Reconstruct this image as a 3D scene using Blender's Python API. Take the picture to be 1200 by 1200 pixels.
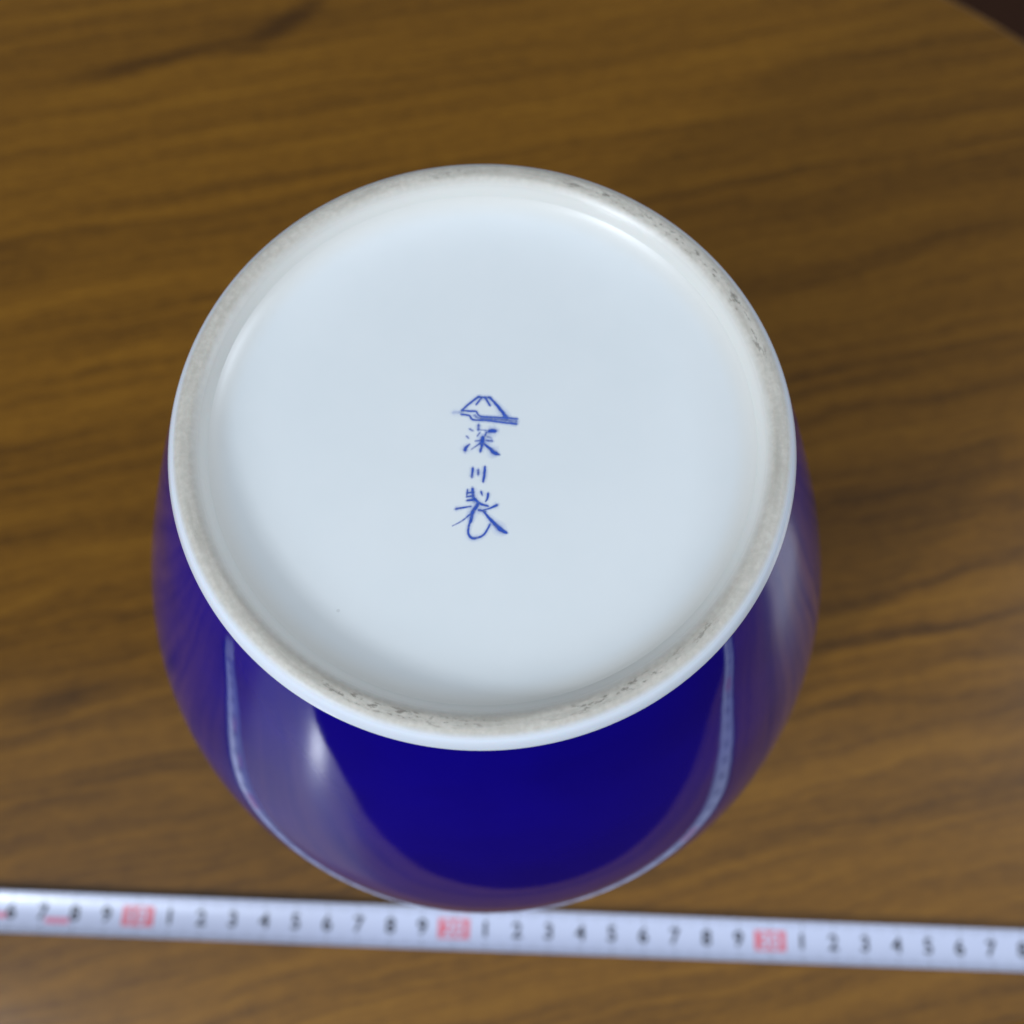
import bpy, bmesh, math, random
from mathutils import Matrix, Vector

for o in list(bpy.data.objects):
    bpy.data.objects.remove(o, do_unlink=True)
scene = bpy.context.scene
COL = scene.collection

# ---------------------------------------------------------------- camera
cam_data = bpy.data.cameras.new('camera')
cam = bpy.data.objects.new('camera', cam_data)
COL.objects.link(cam)
cam_data.sensor_fit = 'HORIZONTAL'
cam_data.sensor_width = 26.0
cam_data.lens = 25.9                     # a phone's main lens: 53 degrees across the square
cam_data.clip_start = 0.01
cam_data.clip_end = 20.0
cam.matrix_world = Matrix((
    (0.99948, -0.03223, -0.00133, 0.0052),
    (0.03019, 0.94901, -0.31381, -0.0693),
    (0.01138, 0.31360, 0.94949, 0.3514),
    (0, 0, 0, 1)))
cam_data.dof.use_dof = True
cam_data.dof.focus_distance = 0.170
cam_data.dof.aperture_fstop = 7.8
scene.camera = cam

# ---------------------------------------------------------------- light and exposure
world = bpy.data.worlds.new('World')
scene.world = world
world.use_nodes = True
bg = world.node_tree.nodes['Background']
bg.inputs['Color'].default_value = (0.88, 0.94, 1.0, 1)
bg.inputs['Strength'].default_value = 0.16

def area_light(name, az, el, dist, sx, sy, power, color, target=(0, -0.02, 0.1), spread=180):
    d = bpy.data.lights.new(name, 'AREA')
    d.shape = 'RECTANGLE'; d.size = sx; d.size_y = sy
    d.energy = power; d.color = color; d.spread = math.radians(spread)
    o = bpy.data.objects.new(name, d)
    COL.objects.link(o)
    a, e = math.radians(az), math.radians(el)
    v = Vector((math.sin(a) * math.cos(e), -math.cos(a) * math.cos(e), math.sin(e)))
    o.location = Vector(target) + v * dist
    o.rotation_euler = (-v).to_track_quat('-Z', 'Y').to_euler()
    return o
# az: 0 = towards the photographer, negative = to the left, positive = to the right
area_light('window_light', -42, 35, 1.3, 0.05, 0.15, 7.5, (0.84, 0.91, 1.0))
area_light('left_wall_light', -47, 41, 1.25, 0.52, 0.70, 8.5, (0.76, 0.86, 1.0))
area_light('side_window_light', 99, 36, 1.5, 0.34, 0.5, 10.5, (0.76, 0.86, 1.0))
area_light('ceiling_light', 0, 70, 1.25, 1.8, 1.6, 4.4, (1.0, 0.98, 0.96), target=(-0.02, -0.15, 0.0))

scene.view_settings.view_transform = 'Standard'
scene.view_settings.look = 'None'
scene.view_settings.exposure = 0.0
scene.view_settings.gamma = 1.0
scene.render.engine = 'CYCLES'

# ---------------------------------------------------------------- helpers
def link(o, parent=None, kind=None, label=None, cat=None, group=None):
    COL.objects.link(o)
    if parent: o.parent = parent
    if kind: o['kind'] = kind
    if label: o['label'] = label
    if cat: o['category'] = cat
    if group: o['group'] = group
    return o

def mesh_obj(name, verts, faces, material, parent=None, smooth=False, **kw):
    me = bpy.data.meshes.new(name)
    me.from_pydata(verts, [], faces)
    me.update()
    if smooth:
        for p in me.polygons: p.use_smooth = True
    if material: me.materials.append(material)
    return link(bpy.data.objects.new(name, me), parent, **kw)

def spline(points, per=8):
    """Catmull-Rom through 2-D points."""
    out = []
    P = [points[0]] + list(points) + [points[-1]]
    for i in range(1, len(P) - 2):
        p0, p1, p2, p3 = P[i-1], P[i], P[i+1], P[i+2]
        for k in range(per):
            t = k / per
            out.append(tuple(0.5 * ((2*b) + (c-a)*t + (2*a-5*b+4*c-d)*t*t + (3*b-a-3*c+d)*t**3)
                             for a, b, c, d in zip(p0, p1, p2, p3)))
    out.append(tuple(points[-1]))
    return out

def lathe(name, profile, material, parent=None, seg=192, cap=False, **kw):
    verts, faces = [], []
    n = len(profile)
    for r, z in profile:
        for k in range(seg):
            a = 2 * math.pi * k / seg
            verts.append((r * math.cos(a), r * math.sin(a), z))
    for i in range(n - 1):
        for k in range(seg):
            k2 = (k + 1) % seg
            faces.append((i*seg + k, i*seg + k2, (i+1)*seg + k2, (i+1)*seg + k))
    if cap:
        faces.append(tuple((n-1)*seg + k for k in range(seg)))
    return mesh_obj(name, verts, faces, material, parent, smooth=True, **kw)

class Nodes:
    def __init__(self, name):
        self.m = bpy.data.materials.new(name); self.m.use_nodes = True
        self.t = self.m.node_tree
        self.out = self.t.nodes['Material Output']
        self.b = self.t.nodes['Principled BSDF']
    def n(self, kind, **kw):
        nd = self.t.nodes.new(kind)
        for k, v in kw.items(): setattr(nd, k, v)
        return nd
    def l(self, a, b): self.t.links.new(a, b)
    def put(self, sock, v):
        if hasattr(v, 'is_linked') or isinstance(v, bpy.types.NodeSocket): self.l(v, sock)
        else: sock.default_value = v
    def math(self, op, a, b=0.0, c=None, clamp=False):
        nd = self.n('ShaderNodeMath', operation=op, use_clamp=clamp)
        self.put(nd.inputs[0], a); self.put(nd.inputs[1], b)
        if c is not None: self.put(nd.inputs[2], c)
        return nd.outputs[0]
    def smooth(self, v, a, b):
        nd = self.n('ShaderNodeMapRange', interpolation_type='SMOOTHSTEP')
        self.put(nd.inputs[0], v); nd.inputs[1].default_value = a; nd.inputs[2].default_value = b
        return nd.outputs[0]
    def noise(self, vec, scale, detail=4, rough=0.55, dist=0.0):
        nd = self.n('ShaderNodeTexNoise')
        self.l(vec, nd.inputs['Vector'])
        nd.inputs['Scale'].default_value = scale; nd.inputs['Detail'].default_value = detail
        nd.inputs['Roughness'].default_value = rough; nd.inputs['Distortion'].default_value = dist
        return nd.outputs['Fac']
    def mapping(self, vec, loc=(0,0,0), rot=(0,0,0), scale=(1,1,1)):
        nd = self.n('ShaderNodeMapping')
        self.l(vec, nd.inputs['Vector'])
        nd.inputs['Location'].default_value = loc; nd.inputs['Rotation'].default_value = rot
        nd.inputs['Scale'].default_value = scale
        return nd.outputs[0]
    def mix(self, f, a, b, blend='MIX'):
        nd = self.n('ShaderNodeMix', data_type='RGBA', blend_type=blend)
        self.put(nd.inputs[0], f)
        for s, v in ((nd.inputs[6], a), (nd.inputs[7], b)):
            self.put(s, v if not isinstance(v, tuple) else (*v, 1))
        return nd.outputs[2]
    def ramp(self, f, stops):
        nd = self.n('ShaderNodeValToRGB')
        self.l(f, nd.inputs[0])
        e = nd.color_ramp.elements
        while len(e) < len(stops): e.new(0.5)
        for i, (p, c) in enumerate(stops):
            e[i].position = p; e[i].color = (*c, 1)
        return nd.outputs[0]
    def obj(self): return self.n('ShaderNodeTexCoord').outputs['Object']
    def set(self, **kw):
        for k, v in kw.items():
            self.put(self.b.inputs[k.replace('_', ' ')], v if not (isinstance(v, tuple) and len(v) == 3) else (*v, 1))
    def bump(self, h, strength, dist):
        nd = self.n('ShaderNodeBump')
        nd.inputs['Strength'].default_value = strength; nd.inputs['Distance'].default_value = dist
        self.l(h, nd.inputs['Height']); self.l(nd.outputs[0], self.b.inputs['Normal'])

# ---------------------------------------------------------------- materials
def wood_material():
    N = Nodes('wood_laminate')
    P = N.obj()
    G = N.mapping(P, rot=(0, 0, 0))          # along the grain
    sep = N.n('ShaderNodeSeparateXYZ'); N.l(G, sep.inputs[0])
    u, v = sep.outputs[0], sep.outputs[1]
    wob = N.noise(N.mapping(G, scale=(3.2, 11, 1)), 1.0, 2, 0.5)
    wob2 = N.noise(N.mapping(G, loc=(3, 1, 0), scale=(16, 40, 1)), 1.0, 2, 0.5)
    vv = N.math('ADD', v, N.math('MULTIPLY', N.math('SUBTRACT', wob, 0.5), 0.025))
    vv = N.math('ADD', vv, N.math('MULTIPLY', N.math('SUBTRACT', wob2, 0.5), 0.012))
    comb = N.n('ShaderNodeCombineXYZ'); N.l(u, comb.inputs[0]); N.l(vv, comb.inputs[1])
    W = comb.outputs[0]
    bands = N.noise(N.mapping(W, scale=(1.6, 30, 1)), 1.0, 4, 0.62)
    lines = N.noise(N.mapping(W, loc=(7, 0, 0), scale=(2.8, 160, 1)), 1.0, 5, 0.68)
    fibre = N.noise(N.mapping(W, loc=(0, 9, 0), scale=(22, 520, 1)), 1.0, 4, 0.7)
    mottle = N.noise(N.mapping(G, scale=(150, 320, 1)), 1.0, 4, 0.7)
    f = N.math('MULTIPLY', bands, 0.60)
    f = N.math('ADD', f, N.math('MULTIPLY', lines, 1.15))
    f = N.math('ADD', f, N.math('MULTIPLY', fibre, 0.62))
    f = N.math('ADD', f, N.math('MULTIPLY', mottle, 0.55))
    # printed knots and dark figure lines of this board: (u, v, half length, half width, slope, depth)
    spl = None
    for (u0, v0, a, b, s, d) in FIGURE:
        du = N.math('SUBTRACT', u, u0)
        dv = N.math('SUBTRACT', N.math('SUBTRACT', N.math('ADD', v, N.math('MULTIPLY', N.math('SUBTRACT', wob2, 0.5), 0.012)), v0), N.math('MULTIPLY', du, s))
        e = N.math('ADD', N.math('POWER', N.math('ABSOLUTE', N.math('DIVIDE', du, a)), 2.0),
                   N.math('POWER', N.math('ABSOLUTE', N.math('DIVIDE', dv, b)), 2.0))
        g = N.math('MULTIPLY', N.math('EXPONENT', N.math('MULTIPLY', e, -1.0)), d * 1.25)
        spl = g if spl is None else N.math('ADD', spl, g)
    f = N.math('SUBTRACT', f, spl)
    f = N.smooth(f, 0.93, 1.96)
    col = N.ramp(f, [(0.0, (0.056, 0.022, 0.0020)), (0.32, (0.120, 0.050, 0.0035)),
                     (0.62, (0.172, 0.073, 0.0050)), (1.0, (0.235, 0.106, 0.008))])
    N.set(Base_Color=col, Roughness=WOOD_ROUGH, Specular_IOR_Level=0.2, Coat_Weight=0.60, Coat_Roughness=0.155)
    N.bump(fibre, 0.05, 0.0004)
    return N.m

def blue_glaze():
    N = Nodes('cobalt_glaze')
    P = N.obj()
    t = N.noise(P, 22, 3, 0.5)
    col = N.mix(N.smooth(t, 0.3, 0.7), (0.0014, 0.0002, 0.150), (0.0022, 0.0004, 0.205))
    N.set(Base_Color=col, Roughness=0.05, IOR=1.35, Specular_IOR_Level=0.5)
    N.bump(N.noise(P, 45, 2, 0.5), 0.07, 0.0005)
    return N.m

WHITE = (0.66, 0.71, 0.78)
def white_glaze():
    N = Nodes('white_glaze')
    P = N.obj()
    sep = N.n('ShaderNodeSeparateXYZ'); N.l(P, sep.inputs[0])
    r = N.math('SQRT', N.math('ADD', N.math('POWER', sep.outputs[0], 2.0), N.math('POWER', sep.outputs[1], 2.0)))
    t = N.noise(P, 30, 4, 0.6)
    col = N.mix(N.smooth(t, 0.3, 0.7), (0.620, 0.660, 0.672), (0.645, 0.680, 0.690))
    # thin glaze, with warm shade and bounce light painted in, where the wall of the recess meets the foot
    edge = N.smooth(r, 0.0436, 0.0480)
    col = N.mix(N.math('MULTIPLY', edge, 0.5), col, (0.64, 0.600, 0.520))
    # few pin-holes
    vor = N.n('ShaderNodeTexVoronoi'); N.l(P, vor.inputs['Vector']); vor.inputs['Scale'].default_value = 95
    pin = N.math('MULTIPLY', N.math('LESS_THAN', vor.outputs['Distance'], 0.04), N.math('GREATER_THAN', N.noise(P, 41, 1), 0.53))
    col = N.mix(N.math('MULTIPLY', pin, 0.22), col, (0.25, 0.24, 0.22))
    N.set(Base_Color=col, Roughness=0.32, IOR=1.43, Specular_IOR_Level=0.5, Subsurface_Weight=0.12, Subsurface_Scale=0.004)
    N.b.inputs['Subsurface Radius'].default_value = (1.0, 0.9, 0.85)
    N.bump(N.noise(P, 80, 3, 0.5), 0.05, 0.0004)
    return N.m

def bare_clay():
    N = Nodes('unglazed_porcelain')
    P = N.obj()
    sep = N.n('ShaderNodeSeparateXYZ'); N.l(P, sep.inputs[0])
    r = N.math('SQRT', N.math('ADD', N.math('POWER', sep.outputs[0], 2.0), N.math('POWER', sep.outputs[1], 2.0)))
    cv = N.n('ShaderNodeCombineXYZ')
    N.l(N.math('MULTIPLY', N.math('DIVIDE', sep.outputs[0], r), 0.05), cv.inputs[0])
    N.l(N.math('MULTIPLY', N.math('DIVIDE', sep.outputs[1], r), 0.05), cv.inputs[1])
    N.l(r, cv.inputs[2])
    Q = cv.outputs[0]                                      # direction round the foot, radius
    grime = N.noise(N.mapping(Q, scale=(60, 60, 420)), 1.0, 5, 0.65)
    patch = N.noise(N.mapping(Q, loc=(4, 0, 0), scale=(28, 28, 30)), 1.0, 3, 0.6)
    speck = N.noise(N.mapping(Q, loc=(1, 5, 0), scale=(520, 520, 1700)), 1.0, 4, 0.7)
    fine = N.noise(P, 900, 3, 0.6)
    ridge = N.math('MULTIPLY', N.smooth(r, 0.0496, 0.0506), N.math('SUBTRACT', 1.0, N.smooth(r, 0.0512, 0.0522)))
    col = N.mix(N.smooth(fine, 0.3, 0.75), (0.44, 0.418, 0.365), (0.52, 0.497, 0.440))
    g = N.math('MULTIPLY', N.math('MULTIPLY', N.smooth(grime, 0.34, 0.66), N.smooth(patch, 0.28, 0.56)), N.math('ADD', N.math('MULTIPLY', ridge, 0.75), 0.2))
    col = N.mix(N.math('MULTIPLY', g, 0.85), col, (0.30, 0.285, 0.245))
    s = N.math('MULTIPLY', N.math('MULTIPLY', N.smooth(speck, 0.52, 0.64), N.smooth(patch, 0.44, 0.58)), ridge)
    col = N.mix(N.math('MULTIPLY', s, 0.7), col, (0.085, 0.076, 0.060))
    # glaze line: the bare clay ends softly against the glaze on both sides
    outer = N.smooth(r, 0.0522, 0.0536)
    inner = N.math('SUBTRACT', 1.0, N.smooth(r, 0.0484, 0.0503))
    col = N.mix(outer, col, WHITE)
    col = N.mix(inner, col, (0.640, 0.636, 0.600))  # carries on the warm shade and bounce tint painted on the recess wall
    rough = N.math('SUBTRACT', 0.62, N.math('MULTIPLY', N.math('MAXIMUM', outer, inner), 0.44))
    N.set(Base_Color=col, Roughness=rough, Specular_IOR_Level=0.5, Subsurface_Weight=0.1, Subsurface_Scale=0.003)
    N.bump(speck, 0.10, 0.0003)
    return N.m

def ink_material():
    N = Nodes('underglaze_blue')
    at = N.n('ShaderNodeAttribute', attribute_name='ink')
    t = N.smooth(N.noise(N.obj(), 1500, 3, 0.6), 0.3, 0.7)
    a = N.math('MULTIPLY', at.outputs['Fac'], N.math('ADD', 0.70, N.math('MULTIPLY', t, 0.50)), clamp=True)
    N.set(Base_Color=N.mix(N.smooth(at.outputs['Fac'], 0.1, 0.75), (0.20, 0.32, 0.74), (0.026, 0.080, 0.410)), Roughness=0.16, Specular_IOR_Level=0.5, Alpha=a)
    return N.m

def simple(name, col, rough, spec=0.5, metal=0.0, var=0.08, scale=60):
    N = Nodes(name)
    t = N.noise(N.obj(), scale, 4, 0.6)
    d = tuple(c * (1 - var) for c in col)
    N.set(Base_Color=N.mix(t, d, col), Roughness=rough, Specular_IOR_Level=spec, Metallic=metal)
    return N.m

WOOD_ROUGH = 0.36
def board(x, y):                            # table place -> along / across the grain
    c, s = math.cos(math.radians(14)), math.sin(math.radians(14))
    return (x*c + y*s, -x*s + y*c)
FIGURE = [ # along, across the grain (m), half length, half width, slope, depth
    (*board(-0.1447, -0.0256), 0.016, 0.0048, 0.10, 0.26),      # knot smudge left
    (*board(-0.0966, 0.2681), 0.022, 0.005, 0.55, 0.30),        # knot at the far side
    (*board(-0.1450, 0.2450), 0.040, 0.0035, 0.12, 0.22),
    (*board(-0.1197, -0.0475), 0.045, 0.0022, 0.0, 0.14),
    (*board(-0.1420, -0.0600), 0.035, 0.0020, 0.05, 0.12),
    (*board(0.1450, 0.0230), 0.045, 0.0022, 0.06, 0.22),
    (*board(0.1500, 0.0080), 0.050, 0.0022, -0.04, 0.20),
    (*board(0.1500, -0.0150), 0.045, 0.0020, -0.10, 0.20),
    (*board(0.1300, 0.0560), 0.060, 0.0060, 0.05, 0.16),
    (*board(-0.1000, 0.1850), 0.060, 0.0020, 0.02, 0.14),
]

# brush strokes of the painted mark (mm from the axis): points, widths, ink
MARKS = {
  'mountain_emblem': [
    ( [(-4.12, 5.02), (-3.21, 6.03), (-1.73, 7.41), (-1.11, 7.78)] , [0.39, 0.41, 0.46, 0.44] , 0.95 ),
    ( [(-1.36, 7.77), (-0.34, 7.74), (0.88, 7.78)] , [0.44, 0.46, 0.46] , 0.85 ),
    ( [(0.82, 7.71), (2.28, 6.08), (3.88, 3.92)] , [0.46, 0.59, 0.85] , 1 ),
    ( [(-0.72, 7.58), (-1.62, 6.23)] , [0.44, 0.31] , 0.9 ),
    ( [(0.05, 7.54), (0.87, 6.17)] , [0.46, 0.41] , 0.9 ),
    ( [(-4.12, 5.02), (-2.52, 4.94), (-1.57, 4.91), (-0.77, 4.03), (1.59, 3.91), (4.14, 3.86), (5.86, 3.72)] , [0.36, 0.36, 0.36, 0.36, 0.36, 0.36, 0.36] , 1 ),
    ( [(-4.15, 4.26), (-2.8, 4.1), (-2.01, 3.3), (0.35, 3.25), (2.89, 2.99), (5.76, 2.75)] , [0.36, 0.39, 0.39, 0.36, 0.36, 0.44] , 1 ),
    ( [(-5.62, 4.56), (-4.17, 4.68)] , [0.64, 0.59] , 0.35 ),
    ( [(-1.85, 4.13), (-0.69, 3.62), (2.37, 3.5), (5.71, 3.23)] , [0.51, 0.57, 0.67, 0.72] , 0.6 ),
  ],
  'painted_character': [
    ( [(-2.56, 1.49), (-1.98, 1.17)] , [0.39, 0.33] , 0.65 ),
    ( [(-3.07, 0.11), (-2.68, -0.29)] , [0.36, 0.33] , 0.6 ),
    ( [(-3.2, -2.61), (-3.08, -2.07), (-2.44, -1.43)] , [0.77, 0.64, 0.28] , 0.95 ),
    ( [(-0.99, 2.3), (-1.04, 1.41)] , [0.54, 0.51] , 0.85 ),
    ( [(-1.1, 1.41), (0.42, 1.32)] , [0.26, 0.26] , 0.55 ),
    ( [(0.93, 1.2), (1.94, 1.31)] , [0.85, 0.9] , 1 ),
    ( [(-0.7, 0.87), (-1.18, 0.17)] , [0.33, 0.28] , 0.6 ),
    ( [(0.43, 0.91), (0.21, 0.29)] , [0.41, 0.36] , 0.7 ),
    ( [(-1.52, -0.79), (-0.26, -0.61)] , [0.28, 0.31] , 0.6 ),
    ( [(0.49, -0.59), (1.5, -0.69)] , [0.46, 0.51] , 0.75 ),
    ( [(0.72, 0.1), (1.36, -0.15)] , [0.51, 0.51] , 0.4 ),
    ( [(-0.19, -0.06), (-0.26, -1.29)] , [0.82, 1.0] , 1 ),
    ( [(-0.23, -1.43), (-0.5, -2.72)] , [0.44, 0.54] , 0.9 ),
    ( [(-0.74, -1.31), (-2.08, -2.37)] , [0.31, 0.26] , 0.7 ),
    ( [(0.14, -1.28), (1.05, -2.06), (1.96, -2.84), (2.92, -3.28)] , [0.33, 0.62, 0.98, 0.31] , 1 ),
  ],
  'painted_character.001': [
    ( [(-1.68, -5.92), (-1.8, -7.59)] , [0.51, 0.49] , 0.85 ),
    ( [(-0.73, -6.22), (-0.7, -7.09)] , [0.51, 0.51] , 0.85 ),
    ( [(0.41, -5.58), (0.38, -6.91), (0.23, -8.38)] , [0.41, 0.54, 0.46] , 1 ),
  ],
  'painted_character.002': [
    ( [(-2.44, -9.93), (-2.52, -10.98)] , [0.33, 0.33] , 0.8 ),
    ( [(-1.58, -9.76), (-1.31, -11.72)] , [0.57, 0.67] , 0.95 ),
    ( [(-2.48, -10.58), (-1.37, -10.41)] , [0.33, 0.33] , 0.75 ),
    ( [(-2.57, -11.31), (-1.34, -11.07)] , [0.33, 0.33] , 0.75 ),
    ( [(-2.42, -11.96), (-1.06, -11.78)] , [0.46, 0.46] , 0.9 ),
    ( [(-0.07, -10.24), (0.14, -10.89)] , [0.46, 0.36] , 0.8 ),
    ( [(1.18, -10.59), (1.09, -11.38), (0.8, -12.04)] , [0.49, 0.44, 0.23] , 0.9 ),
    ( [(-1.19, -11.59), (-0.17, -12.47), (1.21, -12.88)] , [0.51, 0.51, 0.41] , 0.95 ),
    ( [(-4.32, -13.59), (-2.97, -13.28), (-1.75, -13.05)] , [0.49, 0.36, 0.31] , 0.9 ),
    ( [(0.49, -13.62), (1.59, -13.26), (2.8, -12.63)] , [0.28, 0.33, 0.59] , 0.9 ),
    ( [(-0.37, -13.65), (0.75, -13.9)] , [0.51, 0.59] , 0.85 ),
    ( [(-0.59, -12.68), (-1.45, -14.34), (-1.57, -15.76)] , [0.72, 0.82, 0.46] , 1 ),
    ( [(-1.81, -14.48), (-3.11, -15.69), (-4.78, -16.71)] , [0.36, 0.28, 0.15] , 0.7 ),
    ( [(-1.59, -15.38), (-1.96, -16.81), (-1.97, -17.96), (-1.39, -18.71), (-0.53, -18.74), (0.67, -18.13), (1.36, -16.95), (1.7, -16.17)] , [0.51, 0.46, 0.46, 0.54, 0.51, 0.39, 0.39, 0.31] , 0.9 ),
    ( [(0.63, -14.0), (2.05, -15.64), (3.57, -17.07), (4.57, -17.61)] , [0.36, 0.69, 0.95, 0.51] , 1 ),
  ],
}

# ================================================================= floor and table
floor_mat = simple('dark_carpet', (0.060, 0.023, 0.011), 0.9, 0.2, var=0.5, scale=180)
mesh_obj('floor', [(-3, -3, -0.36), (3, -3, -0.36), (3, 3, -0.36), (-3, 3, -0.36)], [(0, 1, 2, 3)], floor_mat, kind='structure')

TABLE_ROT = math.radians(14)
def table_outline(x0, x1, y0, y1, R, r, n=24):
    pts = []
    for cx, cy, a0, q in ((x1-R, y1-R, 0, R), (x0+r, y1-r, 90, r), (x0+r, y0+r, 180, r), (x1-r, y0+r, 270, r)):
        for k in range(n + 1):
            a = math.radians(a0 + 90 * k / n)
            pts.append((cx + q*math.cos(a), cy + q*math.sin(a)))
    return pts
table = link(bpy.data.objects.new('table', None), label='brown wood-grain laminate table with a rounded corner, under the upturned vase', cat='table')
table.rotation_euler = (0, 0, TABLE_ROT)
WOOD = wood_material()
def build_table():
    c = Vector((0.0392, 0.0567)); R = 0.28                  # centre of the rounded corner seen top right
    cl = Matrix.Rotation(-TABLE_ROT, 2) @ c
    x1, y1 = cl.x + R, cl.y + R
    x0, y0 = x1 - 1.05, -0.157
    rings = [(0.0035, -0.030), (0.0, -0.0265), (0.0, -0.0035), (0.0010, -0.0010), (0.0035, 0.0)]
    verts, faces = [], []
    n = None
    for inset, z in rings:
        o = table_outline(x0 + inset, x1 - inset, y0 + inset, y1 - inset, R - inset, 0.18 - inset)
        n = len(o); verts += [(x, y, z) for x, y in o]
    top = [4*n + k for k in range(n)]
    for i in range(3):
        for k in range(n):
            faces.append((i*n + k, i*n + (k+1) % n, (i+1)*n + (k+1) % n, (i+1)*n + k))
    band = simple('dark_edge_band', (0.055, 0.024, 0.010), 0.4, var=0.3)
    mesh_obj('edge_band', verts[:4*n], faces, band, table, smooth=True)
    tv = verts[3*n:]
    tf = [(k, (k+1) % n, n + (k+1) % n, n + k) for k in range(n)] + [tuple(n + k for k in range(n))]
    mesh_obj('table_top', tv, tf, WOOD, table)
build_table()

# ================================================================= vase, standing upside down on its mouth
vase = link(bpy.data.objects.new('vase', None), label='cobalt blue porcelain vase turned upside down, white foot with a blue painted maker mark', cat='vase')
BLUE, GLAZE, CLAY, INK = blue_glaze(), white_glaze(), bare_clay(), ink_material()
outer = [(0.0540, 0.0010), (0.0525, 0.0060), (0.0485, 0.0140), (0.0480, 0.0220), (0.0560, 0.0330), (0.0690, 0.0430), (0.0790, 0.0550),
         (0.0835, 0.0680), (0.0848, 0.0830), (0.0832, 0.1050), (0.0774, 0.1250), (0.0704, 0.1455), (0.0629, 0.1655), (0.0588, 0.1760), (0.0546, 0.1857)]
inner_wall = [(0.0450, 0.1700), (0.0600, 0.1450), (0.0780, 0.1000), (0.0780, 0.0680), (0.0640, 0.0450), (0.0500, 0.0320), (0.0435, 0.0220), (0.0440, 0.0140), (0.0480, 0.0050), (0.0510, 0.0005), (0.0530, 0.0000)]
def eased(pts, rounds):                                        # even out the curvature, ends kept
    for _ in range(rounds):
        pts = [pts[0]] + [tuple((a + 2*b + c) / 4 for a, b, c in zip(pts[i-1], pts[i], pts[i+1])) for i in range(1, len(pts)-1)] + [pts[-1]]
    return pts
prof = [(0.004, 0.1720)] + spline(inner_wall, 6) + eased(spline(outer, 8), 40)
lathe('body', prof, BLUE, vase, seg=256)
# white foot: outer chamfer, rounded unglazed crest, wall of the recess
foot = [(0.0546, 0.1858), (0.0547, 0.1864), (0.0544, 0.1873), (0.0538, 0.1885), (0.0530, 0.1894), (0.0520, 0.1900),
        (0.0510, 0.1901), (0.0501, 0.1899), (0.0493, 0.1892), (0.0485, 0.1882), (0.0477, 0.1871)]
lathe('foot_ring', spline(foot, 4), CLAY, vase, seg=256)
well = [(0.0477, 0.1871), (0.0468, 0.1863), (0.0455, 0.18552), (0.0438, 0.18482), (0.0416, 0.18425), (0.0390, 0.18388),
        (0.0355, 0.18364), (0.0310, 0.18353), (0.024, 0.18350), (0.015, 0.18350)]
base = lathe('base', spline(well, 5) + [(0.004, 0.18350)], GLAZE, vase, seg=256, cap=True)

def paint(name, strokes, z0):
    """Brush strokes as thin ribbons whose ink fades out over a bleeding edge."""
    verts, faces, ink = [], [], []
    prof_w = [(-3.2, 0.0), (-1.5, 0.16), (-0.95, 0.42), (-0.5, 0.92), (0, 1.0), (0.5, 0.92), (0.95, 0.42), (1.5, 0.16), (3.2, 0.0)]
    for si, (pts, ws, strength) in enumerate(strokes):
        per = 5
        q = spline([(p[0], p[1], w) for p, w in zip(pts, ws)], per)
        q = [(x, y, max(w, 0.12)) for x, y, w in q]
        def dirn(i):
            a, b = q[max(i-1, 0)], q[min(i+1, len(q)-1)]
            d = math.hypot(b[0]-a[0], b[1]-a[1]) or 1
            return ((b[0]-a[0])/d, (b[1]-a[1])/d)
        rows = []
        d0, d1 = dirn(0), dirn(len(q)-1)
        for k, s in ((1.1, 0.0), (0.5, 0.35)):
            rows.append((q[0][0]-d0[0]*k*q[0][2], q[0][1]-d0[1]*k*q[0][2], q[0][2]*0.8, d0, s))
        for i, (x, y, w) in enumerate(q): rows.append((x, y, w, dirn(i), 1.0))
        for k, s in ((0.5, 0.35), (1.1, 0.0)):
            rows.append((q[-1][0]+d1[0]*k*q[-1][2], q[-1][1]+d1[1]*k*q[-1][2], q[-1][2]*0.8, d1, s))
        b0 = len(verts); m = len(prof_w)
        for (x, y, w, d, s) in rows:
            for (off, a) in prof_w:
                h = off * w / 2
                verts.append(((x - d[1]*h)/1000, (y + d[0]*h)/1000, z0 + si*8e-7))
                ink.append(a * s * strength)
        for i in range(len(rows)-1):
            for j in range(m-1):
                faces.append((b0+i*m+j, b0+i*m+j+1, b0+(i+1)*m+j+1, b0+(i+1)*m+j))
    o = mesh_obj(name, verts, faces, INK, base)
    a = o.data.attributes.new('ink', 'FLOAT', 'POINT')
    a.data.foreach_set('value', ink)
    return o
for nm, st in MARKS.items():
    paint(nm, st, 0.183512)

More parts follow.
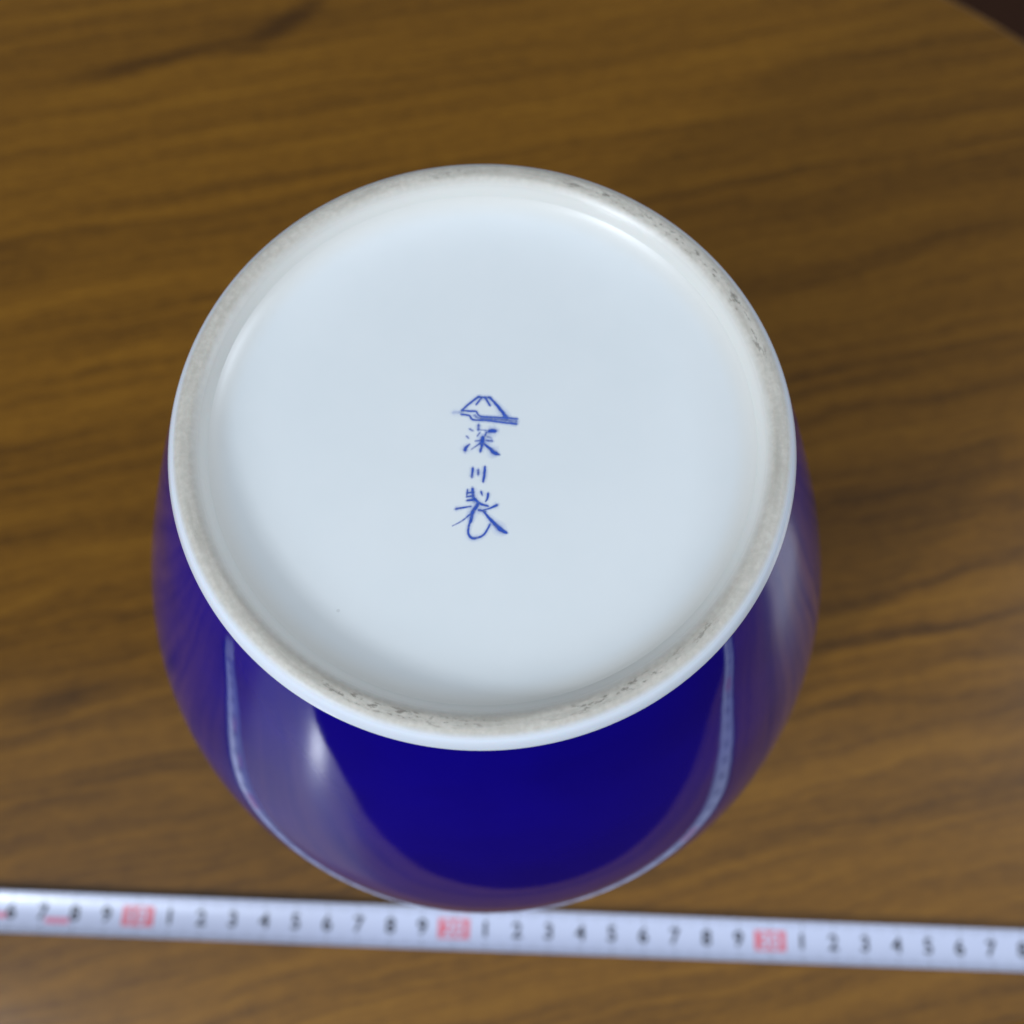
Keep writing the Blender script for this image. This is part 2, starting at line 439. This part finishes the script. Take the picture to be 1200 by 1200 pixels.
# ================================================================= tape measure lying along the near side
X0, STEP = -0.2098, 0.01006                                   # zero of the scale, one centimetre (drawn to the photo's scale)
tape = link(bpy.data.objects.new('tape_measure', None), label='white steel measuring tape lying flat on the table in front of the vase', cat='tape measure')
tape.location = (X0, -0.0924, 0.0004)
tape.rotation_euler = (0, 0, math.radians(-0.38))
HALF = 0.0062
def tape_z(x, y):                                              # cupped cross-section, ribbon slightly wavy
    t = y / HALF
    lift = 0.0010 * math.sin(x * 21 + 1.0) ** 2
    return 0.0008 + 0.0016 * t * t + lift * 0.6
def tape_roll(x): return 0.0
def on_tape(x, y, e=0.0): return (x, y, tape_z(x, y) + e)
def build_tape():
    L = 0.49; nx, ny = 240, 14
    top = [on_tape(-0.004 + (L + 0.004) * i / nx, -HALF + 2*HALF*j/ny) for i in range(nx+1) for j in range(ny+1)]
    nb = len(top)
    bot = [(x, y, z - 0.00018) for x, y, z in top]
    f = []
    w = ny + 1
    for i in range(nx):
        for j in range(ny):
            f.append((i*w+j, (i+1)*w+j, (i+1)*w+j+1, i*w+j+1))
            f.append((nb+i*w+j, nb+i*w+j+1, nb+(i+1)*w+j+1, nb+(i+1)*w+j))
        f.append((i*w, nb+i*w, nb+(i+1)*w, (i+1)*w))
        f.append((i*w+ny, (i+1)*w+ny, nb+(i+1)*w+ny, nb+i*w+ny))
    for i in (0, nx):
        for j in range(ny):
            q = (i*w+j, i*w+j+1, nb+i*w+j+1, nb+i*w+j)
            f.append(q if i == 0 else q[::-1])
    mesh_obj('blade', top + bot, f, TAPE_WHITE, tape, smooth=False)
    # hooked metal end at zero
    hv, hf = [], []
    for x0, x1, z0, z1 in ((-0.0052, 0.010, 0.0023, 0.0031), (-0.0060, -0.0052, -0.0003, 0.0031)):
        b = len(hv)
        for x in (x0, x1):
            for y in (-0.0055, 0.0055):
                for z in (z0, z1): hv.append((x, y, z))
        hf += [tuple(b + k for k in q) for q in ((0,1,3,2), (4,6,7,5), (0,4,5,1), (2,3,7,6), (0,2,6,4), (1,5,7,3))]
    mesh_obj('end_hook', hv, hf, simple('bare_steel', (0.55, 0.56, 0.58), 0.35, metal=1.0), tape)
TAPE_WHITE = simple('white_tape_lacquer', (0.54, 0.585, 0.75), 0.26, var=0.04, scale=200)
PRINT_BLACK = simple('black_print', (0.035, 0.04, 0.055), 0.4)
PRINT_RED = simple('red_print', (0.68, 0.17, 0.22), 0.4)
PRINT_PINK = simple('pale_red_print', (0.68, 0.26, 0.38), 0.4)
build_tape()

def strip(x0, x1, y0, y1, e, ny=8, nx=1):
    v = [on_tape(x0 + (x1-x0)*i/nx, y0 + (y1-y0)*j/ny, e) for i in range(nx+1) for j in range(ny+1)]
    w = ny + 1
    return v, [(i*w+j, (i+1)*w+j, (i+1)*w+j+1, i*w+j+1) for i in range(nx) for j in range(ny)]

def text_mesh(body, size, bold, xs=1.0):
    cu = bpy.data.curves.new('numeral', 'FONT')
    cu.body = body; cu.size = size; cu.offset = bold; cu.align_x = 'CENTER'; cu.align_y = 'CENTER'
    cu.resolution_u = 3
    tmp = bpy.data.objects.new('numeral', cu)
    COL.objects.link(tmp)
    bpy.context.view_layer.update()
    me = bpy.data.meshes.new_from_object(tmp.evaluated_get(bpy.context.evaluated_depsgraph_get()))
    bpy.data.objects.remove(tmp, do_unlink=True)
    v = [(p.co.x * xs, p.co.y) for p in me.vertices]
    f = [tuple(p.vertices) for p in me.polygons]
    cx = (min(p[0] for p in v) + max(p[0] for p in v)) / 2; cy = (min(p[1] for p in v) + max(p[1] for p in v)) / 2
    return [(x - cx, y - cy) for x, y in v], f

NUM = {}
for n in range(1, 48):
    x = n * STEP
    ten = n % 10 == 0
    key = str(n) if ten else str(n % 10)
    if key not in NUM:
        NUM[key] = text_mesh(key, 0.0066 if ten else 0.0064, 0.00012 if ten else 0.00016, 1.05 if ten else 1.0)
    v, f = NUM[key]
    if ten:
        bv, bf = strip(x - 0.0050, x + 0.0050, -0.0030, 0.0030, 0.00005)
        mesh_obj('red_box', bv, bf, PRINT_RED, tape)
        mesh_obj('numeral', [on_tape(x + a, b, 0.00010) for a, b in v], f, TAPE_WHITE, tape, label='white numeral %s on its red box' % key)
    else:
        mesh_obj('numeral', [on_tape(x + a, b + 0.0002, 0.00010) for a, b in v], f, PRINT_BLACK, tape)
    for y0, y1 in ((-HALF, -0.0036), (0.0036, HALF)):
        lv, lf = strip(x - 0.00012, x + 0.00012, y0, y1, 0.00004, 4)
        mesh_obj('centimetre_line', lv, lf, PRINT_BLACK, tape)
tv, tf = [], []
for k in range(1, 480):
    if k % 10 == 0: continue
    x = k * STEP / 10
    ln = 0.0026 if k % 5 == 0 else 0.0017
    for y0, y1 in ((-HALF, -HALF + ln), (HALF - ln, HALF)):
        lv, lf = strip(x - 0.00007, x + 0.00007, y0, y1, 0.00004, 2)
        b = len(tv); tv += lv; tf += [tuple(b + q for q in p) for p in lf]
mesh_obj('millimetre_ticks', tv, tf, PRINT_BLACK, tape, kind='stuff')
# small red span marks printed beside the numerals near the tape's beginning
for xa, xb, y in ((0.0510, 0.0590, -0.0012), (0.0715, 0.0790, -0.0022)):
    bv, bf = strip(xa, xb, y - 0.0009, y + 0.0009, 0.00012, 3, 4)
    mesh_obj('red_span_mark', bv, bf, PRINT_PINK, tape)
